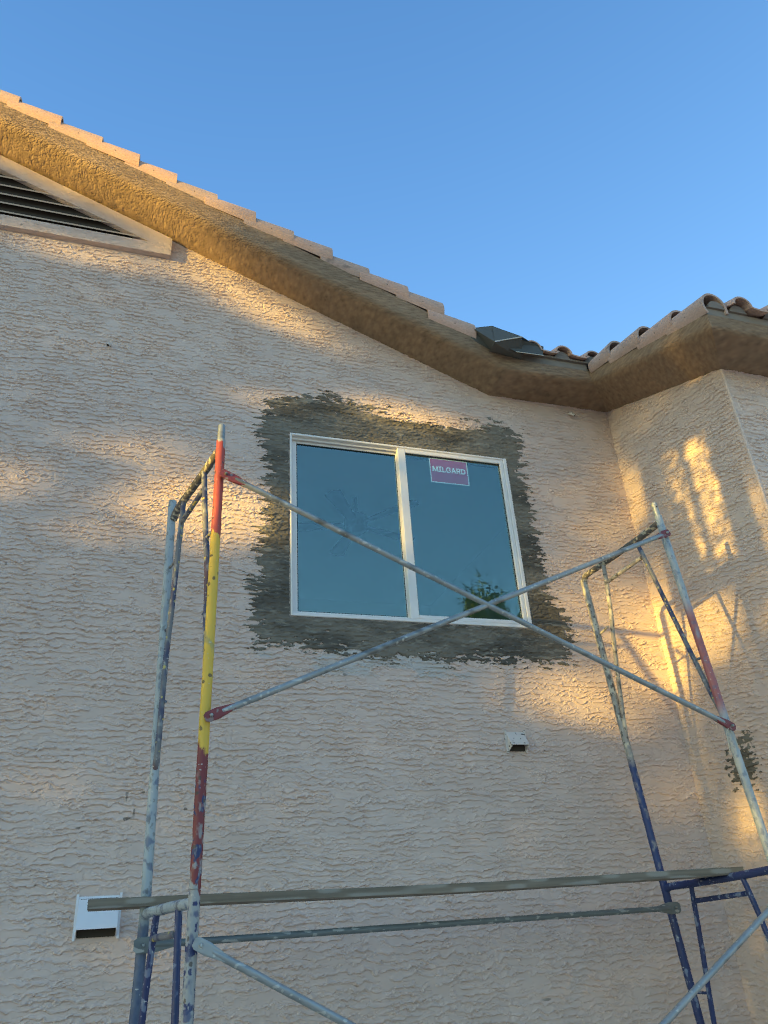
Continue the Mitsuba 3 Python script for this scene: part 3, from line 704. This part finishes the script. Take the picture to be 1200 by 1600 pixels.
for z in (3.72, 3.35, 2.95):
    a = on_axis(*BL, z); bar('rung', [a, a + np.array([.03, -.105 + (4 - z) * .04, .006])], 0.008, 'paint_worn', fA, 8)
pt = on_axis(*FL, 4.16)
obj('coupling_pin', tube([pt, pt + [0.0, 0, .06], pt + [0, 0, .105], pt + [0, 0, .113]], [.0195, .0195, .0185, .013], 14), 'galvanised', fA, smooth=40)

fB = holder('frame', S, label='upper right frame with grey front leg and dark top bar')
leg(*FR, 4.145, 2.052, 'paint_front_right', fB, seed=11, lab='grey leg with a faded red band')
leg(*BR, 4.045, 2.052, 'paint_cream', fB, seed=12, lab='cream splashed leg turning blue below')
bar('header', curve((3.2, -1.255, 4.10), (3.179, -1.02, 4.085), (3.142, -.66, 4.075), (3.118, -.46, 4.07), (3.113, -.423, 4.03)), RH, 'paint_header', fB, 13)
bar('inner_leg', curve((3.139, -.66, 4.06), (3.152, -.615, 3.75), (3.171, -.545, 3.5), (3.198, -.44, 3.026), (3.207, -.405, 2.80)), RI, 'paint_cream', fB, 14)
bar('inner_leg', curve((3.179, -1.02, 4.07), (3.232, -1.115, 3.546), (3.273, -1.188, 3.152), (3.296, -1.235, 2.92), (3.304, -1.252, 2.85)), RI, 'paint_worn', fB, 15)
bar('crossbar', [(3.187, -1.03, 3.955), (3.147, -.645, 3.935)], RI * .95, 'paint_cream', fB, 16)
for z in (3.62, 3.1): 
    a = on_axis(*BR, z); bar('rung', [a, a + np.array([.0, -.14 + (3.62 - z) * .16, .02])], 0.008, 'paint_cream', fB, 17)
a = on_axis(*FR, 3.2); bar('rung', [a, a + np.array([-.005, .085, .0])], 0.008, 'paint_worn', fB, 18)
pt = on_axis(*FR, 4.13); ax = (FR[0] - FR[1]); ax /= np.linalg.norm(ax)
obj('coupling_pin', tube([pt, pt + ax * .07, pt + ax * .105, pt + ax * .115], [.0195, .0195, .0185, .012], 14), 'galvanised', fB, smooth=40)
hp = pt + ax * .075
obj('pin_hole', tube([hp + [-.003, -.0185, 0], hp + [-.003, -.0202, 0]], 0.006, 8), 'dark_inside', fB)

fC = holder('frame', S, label='lower left frame in worn blue and grey below the plank')
fD = holder('frame', S, label='lower right navy blue frame below the plank')
leg(FL[1] - [0, 0, 0], (.318, -1.50, 1.6), 2.05, 0.03, 'paint_front_left', fC, seed=21)
leg(BL[1], (.155, -.878, 1.58), 2.05, 0.03, 'paint_back_left', fC, seed=22)
bar('header', curve((.321, -1.502, 2.003), (.279, -1.34, 2.004), (.205, -1.05, 2.000), (.172, -.91, 1.998), (.164, -.865, 1.985)), RH, 'paint_back_left', fC, 23)
bar('inner_leg', curve((.277, -1.339, 2.0), (.284, -1.374, 1.6), (.295, -1.42, 1.1), (.31, -1.47, 0.8)), RI, 'paint_blue', fC, 24)
bar('inner_leg', curve((.207, -1.065, 2.0), (.180, -.985, 1.58), (.165, -.93, 1.1), (.158, -.89, 0.8)), RI, 'paint_blue', fC, 25)
bar('crossbar', [(.272, -1.315, 1.902), (.199, -1.05, 1.895)], RI, 'paint_worn', fC, 26)
leg(FR[1], (3.423, -1.20, 1.324), 2.05, 0.03, 'paint_blue', fD, seed=31)
leg(BR[1], (3.336, -.385, 1.281), 2.05, 0.03, 'paint_blue', fD, seed=32)
bar('header', curve((3.372, -1.255, 2.03), (3.348, -1.02, 2.018), (3.304, -.62, 2.004), (3.279, -.45, 2.0), (3.27, -.405, 1.985)), RH, 'paint_blue', fD, 33)
bar('inner_leg', curve((3.304, -.62, 1.995), (3.325, -.56, 1.64), (3.348, -.492, 1.287), (3.37, -.43, 0.8)), RI, 'paint_blue', fD, 34)
bar('inner_leg', curve((3.348, -1.02, 2.015), (3.378, -1.068, 1.716), (3.40, -1.11, 1.3), (3.43, -1.17, 0.8)), RI, 'paint_blue', fD, 35)
bar('crossbar', [(3.312, -.628, 1.912), (3.355, -1.01, 1.926)], RI * .95, 'paint_blue', fD, 36)
a = on_axis(BR[1], (3.336, -.385, 1.281), 1.44); bar('rung', [a, a + np.array([.012, -.125, .0])], 0.008, 'paint_blue', fD, 37)
for f, tops in ((fC, ((.321, -1.502), (.155, -.87))), (fD, ((3.45, -1.2), (3.36, -.36)))):
    pass

def brace(a, b, off, mat, lab, tabmat='tab_paint', r=RB, sag=0.0, tabs=True, flat=0.05, ts=1.0):
    """A tube with flattened, pierced ends that hook on studs of the legs."""
    a, b = np.asarray(a, float), np.asarray(b, float); d = (b - a) / np.linalg.norm(b - a)
    a2, b2 = a + d * flat, b - d * flat
    P = line(a2, b2, 70); P = P + np.outer(np.sin(np.linspace(0, np.pi, 70)) * sag, [0, 0, -1])
    k = obj('cross_brace', tube(P, np.concatenate([[r * .7], np.full(68, r), [r * .7]]), 12, bump=.0015, seed=len(scene)), mat, S, smooth=50, label=lab)
    for e, s in ((a, 1), (b, -1)):
        up = np.cross(d, [0, -1, 0]); up /= np.linalg.norm(up); yy = np.cross(up, d)
        pts = []
        for u, hw, ht in ((-0.03, .014, .0035), (-.018, .023, .0035), (.03, .025, .0035), (.075, .017, .009), (.11, .012, .012)):
            for sy in (-1, 1):
                for sz in (-1, 1):
                    pts.append(e + d * s * u * ts + up * hw * sz * (ts if u < .07 else 1) + yy * ht * sy)
        obj('end_tab', trimesh.convex.convex_hull(np.array(pts)), tabmat, k)
        obj('stud', tube([e + [0, .03, 0], e + [0, -.016, 0], e + [0, -.021, 0]], [.008, .008, .005], 10), 'galvanised', k, smooth=40)
brace((.372, -1.552, 3.945), (3.300, -1.300, 2.775), 0, 'galvanised', 'upper brace falling from the left front leg to the right front leg')
brace((.352, -1.553, 2.725), (3.197, -1.302, 4.000), 0, 'galvanised', 'upper brace rising from the left front leg to the right front leg')
brace((.350, -1.553, 1.855), (3.45, -1.26, .235), 0, 'galvanised', 'lower brace falling from under the plank at left', 'galvanised')
brace((.33, -1.57, .32), (3.392, -1.305, 1.935), 0, 'galvanised', 'lower brace rising towards the right blue frame', 'galvanised')
brace((.165, -.905, 1.872), (3.290, -.44, 1.884), 0, 'dark_rail', 'level dark rail under the plank along the wall side', 'dark_rail', flat=.045, ts=1.35)
# tie wires at the right front leg
def wire(pts, r=0.0028): return tube(curve(*pts, n=8), r, 6)
c0 = on_axis(*FR, 2.78)
ringp = [c0 + np.array([.029 * math.cos(t), .029 * math.sin(t), .012 * math.sin(t) + .003 * t]) for t in np.linspace(0, 11, 30)]
obj('tie_wire', cat([tube(ringp, .003, 6), wire([c0 + [-.04, -.05, -.02], c0 + [-.07, -.055, -.06], c0 + [-.075, -.05, -.17]]), wire([c0 + [-.03, -.05, -.03], c0 + [-.02, -.06, -.09], c0 + [-.012, -.055, -.13]])]), 'wire', S)
c1 = on_axis(*FR, 4.01)
ringp = [c1 + np.array([.028 * math.cos(t), .028 * math.sin(t), .01 * math.sin(t) + .002 * t]) for t in np.linspace(0, 9, 26)]
obj('tie_wire', cat([tube(ringp, .0026, 6), wire([c1 + [-.05, -.045, -.03], c1 + [-.052, -.05, -.07], c1 + [-.06, -.05, -.10]]), wire([c1 + [-.045, -.045, -.03], c1 + [-.043, -.05, -.09]])]), 'wire', S)

# plank on the lower frames' top bars
pk = []
N = 40
for i, t in enumerate(np.linspace(0, 1, N)):
    x = -.085 + t * 3.52
    y0 = -.925 - .02 * t; y1 = y0 + .235
    z0 = 2.026 + .002 * math.sin(t * 9) - .010 * math.sin(math.pi * t); h = .040
    j = lambda s: .0025 * (meshkit.noise(np.array([x * 9, s, 1.0])) - .5)
    pk.append([(x, y0 + j(1), z0 + .0015), (x, y0 + .002, z0 + j(2)), (x, y1 - .002, z0), (x, y1, z0 + .002), (x, y1, z0 + h - .002), (x, y1 - .002, z0 + h), (x, y0 + .003, z0 + h + j(3)), (x, y0 + j(4), z0 + h - .002)])
obj('plank', loft(pk), 'wood', label='weathered grey wooden plank laid across the scaffold', category='plank')

# ------------------------------------------------------------------ trees
def leaves(P, size, r, seed_dir=None):
    """Two crossed folded leaf blades at each point."""
    n = len(P); a = r.normal(size=(n, 3)); a /= np.linalg.norm(a, axis=1, keepdims=True)
    b = np.cross(a, r.normal(size=(n, 3))); b /= np.linalg.norm(b, axis=1, keepdims=True)
    c = np.cross(a, b)
    s = (size * r.uniform(.7, 1.3, n))[:, None]
    V = np.stack([P - a * s, P + b * s * .42 + c * s * .1, P + a * s, P - b * s * .42 + c * s * .1], 1).reshape(-1, 3)
    i = np.arange(n)[:, None] * 4
    F = np.vstack([i + [0, 1, 2], i + [0, 2, 3]])
    return trimesh.Trimesh(V, F, process=False)
def trunk(x, y, z0, z1, r0_, r, lean=(0, 0), limbs=5):
    ms = [tube([(x, y, z0), (x + lean[0] * .4, y + lean[1] * .4, z0 + (z1 - z0) * .5), (x + lean[0], y + lean[1], z1)], [r0_, r0_ * .75, r0_ * .35], 10)]
    for k in range(limbs):
        t = .62 + .34 * k / limbs; a = r.uniform(0, 6.28); L = (z1 - z0) * .13
        p = np.array([x + lean[0] * t, y + lean[1] * t, z0 + (z1 - z0) * t])
        ms.append(tube([p, p + [math.cos(a) * L * .5, math.sin(a) * L * .5, L * .45], p + [math.cos(a) * L * .8, math.sin(a) * L * .8, L]], [r0_ * .4, r0_ * .25, r0_ * .1], 7))
    return cat(ms)
def clumped(center, rad, n, r, nc=70):
    """Points gathered in clumps inside an ellipsoid."""
    d = r.normal(size=(nc, 3)); d /= np.linalg.norm(d, axis=1, keepdims=True)
    C = d * (r.uniform(.25, 1, (nc, 1)) ** .5)
    k = r.integers(nc, size=n)
    P = C[k] + r.normal(size=(n, 3)) * .13 * (0.6 + 0.9 * r.random((nc, 1))[k])
    return np.asarray(center) + P * np.asarray(rad)
rt = np.random.default_rng(5)
for (x, y, top, rad, lab) in ((5.75, -15.0, 10.2, .70, 'green leafy tree mirrored low in the right pane, nearer its middle'), (7.22, -15.4, 10.5, .62, 'green leafy tree mirrored at the lower right corner of the right pane')):
    t = numbered('tree')
    labels[t] = {'label': lab, 'category': 'tree'}
    obj('trunk', trunk(x, y, 0, top - 2.2, .17, rt), 'bark', t, smooth=40)
    P = clumped((x, y, top - 2.4), (rad, rad, 2.4), 15000, rt, 150)
    obj('crown', leaves(P, .062, rt), 'leaf_green', t)

# trees across the yard whose gaps let the low sun through: leaves are dropped where the sun reaches the house
E1 = np.cross([0, 0, 1.0], SUN); E1 /= np.linalg.norm(E1); E2 = np.cross(SUN, E1)
def ab(P): P = np.asarray(P, float); return P @ E1, P @ E2
lit = []     # (a, b, ra, rb, tilt, strength)
def lw(x, z, rx, rz, s=1.0, tilt=0.0):      # patch of sun on the gable wall
    a, b = ab((x, 0, z)); k = abs(ab((1, 0, 0))[0]); lit.append((a, b, rx * k, rz, tilt / k, s))
def lr(y, z, ry, rz, s=1.0, tilt=0.0):      # patch of sun on the wing's side wall
    a, b = ab((XC, y, z)); k = abs(E1[1]); lit.append((a, b, ry * k, rz, tilt * np.sign(E1[1]) / k, s))
def lp(P, ra, rb, s=1.0, tilt=0.0):         # patch of sun round a point (half widths across the sun's direction)
    a, b = ab(P); lit.append((a, b, ra, rb, tilt, s))
def transmission(a, b):
    t = np.full(np.shape(a), 0.012)
    for (ca, cb, ra, rb, tilt, s) in lit:
        da, db = a - ca, b - cb - tilt * (a - ca)
        d = (da / ra) ** 2 + (db / rb) ** 2
        t = np.maximum(t, s * np.exp(-np.maximum(d - 0.45, 0) * 2.8))
    return t
lw(.75, 6.62, .75, .17, 1.0, -SL); lw(-.6, 6.85, .8, .13, .5)
for i_, x_ in enumerate(np.arange(-2.2, 2.0, .35)):     # a long slanting gap that lights the gable's eave down to its middle
    st_ = 1.0 if x_ < .05 else max(.05, .9 - .80 * (x_ - .05))
    lp((x_, -.22, rake_z(x_) + .06), .24, .20, st_); lp((x_, -.39, rake_z(x_) + .30), .16, .22, st_)
lw(.50, 4.60, .62, .30, 1.0); lw(-.05, 5.04, .6, .15, .6); lw(-1.0, 4.74, .7, .20, .5); lw(-.3, 4.40, .4, .12, .35); lw(.1, 2.55, .35, .10, .12)
lw(1.95, 5.64, .65, .15, 1.0); lw(.95, 5.62, .3, .12, .4); lw(2.1, 5.32, .8, .09, .7); lw(1.9, 4.7, .2, .5, .7)
lw(3.92, 3.72, .38, .50, 1.0); lw(3.2, 3.32, .65, .24, .75); lw(3.3, 4.05, .5, .42, .38); lw(3.6, 4.75, .5, .5, .2)
lw(3.98, 5.45, .10, .35, .5); lw(3.9, 2.6, .3, .25, .25)

# columnar trees: far one shades the gable wall, near one the wing
def shade_tree(name, L, a0, a1, z0, z1, depth, n, size, r, extra, lab):
    base = SUN * L
    A = r.uniform(a0, a1, n); B = r.uniform(z0, z1, n); D = L + r.normal(size=n) * depth
    P = A[:, None] * E1 + B[:, None] * E2 + D[:, None] * SUN
    tr = extra(A, B); tau = -np.log(np.clip(tr, .012, 1)) / 4.42
    keep = r.random(n) < tau
    k = numbered(name); labels[k] = {'label': lab, 'category': 'tree'}
    P = P[keep & (P[:, 2] > .6)]
    obj('crown', leaves(P, size, r), 'leaf_dark', k)
    c = ((a0 + a1) / 2) * E1 + SUN * L
    obj('trunk', trunk(c[0], c[1], 0, 3.4 if L > 15 else 2.0, .14, r, limbs=0), 'bark', k, smooth=40)
aw0, aw1 = sorted((ab((-2.6, 0, 0))[0], ab((4.0, 0, 0))[0]))
ar0, ar1 = sorted((ab((4.0, 0, 0))[0], ab((4.0, -2.0, 0))[0]))
def t_far(A, B): return transmission(A, B)
shade_tree('yard_tree', 22.0, aw0 - .25, aw1 + .0, -.5, 9.2, 0.7, 56000, .075, rt, t_far, 'tall tree beyond the left of the yard, its shade falling on the gable wall')
lit_far = lit; lit = []
lr(-.12, 3.75, .17, .50, .6); lr(-.55, 3.72, .36, .27, .5); lr(-1.27, 4.22, .16, .36, .3); lr(-.10, 5.12, .13, .28, .4, .6); lr(-1.2, 5.45, .14, .14, .14)
lr(-.45, 2.42, .22, .18, .3); lr(-.9, 2.2, .3, .2, .25)
def wing_yz(A, B):
    y = (A - ab((XC, 0, 0))[0]) / E1[1]; return y, (B - XC * E2[0] - y * E2[1]) / E2[2]
def t_wing(A, B):
    y, z = wing_yz(A, B)
    return np.where((y > -1.07) & (y < -.46) & (z > 4.10) & (z < 5.22), 1.0, transmission(A, B))
shade_tree('yard_tree', 23.5, ar0, ar1 + .35, -.5, 9.0, 0.7, 36000, .075, rt, t_wing, 'tall tree beyond the left of the yard, its shade falling on the wing wall')
def t_near(A, B):           # the bough in front of it, with the tall slot and the fainter one beside it
    y, z = wing_yz(A, B); topz = 5.19 + .22 * (y + .47)
    core = (y > -1.27) & (y < -.25) & (z > 3.90) & (z < 5.48)
    t = np.where(core, .012, .95)
    t = np.where((y < -.455) & (y > -.755) & (z < topz) & (z > 4.45), .20 * np.clip((z - 4.45) / .5, 0, 1), t)
    t = np.where((y < -.66) & (y > -.755) & (z < topz) & (z > 4.0), .26, t)
    return np.where((y < -.815) & (y > -1.04) & (z < topz) & (z > 4.04), .55, t)
shade_tree('yard_tree', 4.6, ar0 + .2, ar1 - .2, 1.2, 6.6, 0.40, 80000, .036, rt, t_near, 'narrow tree at the left of the yard with a dense bough before the wing wall')
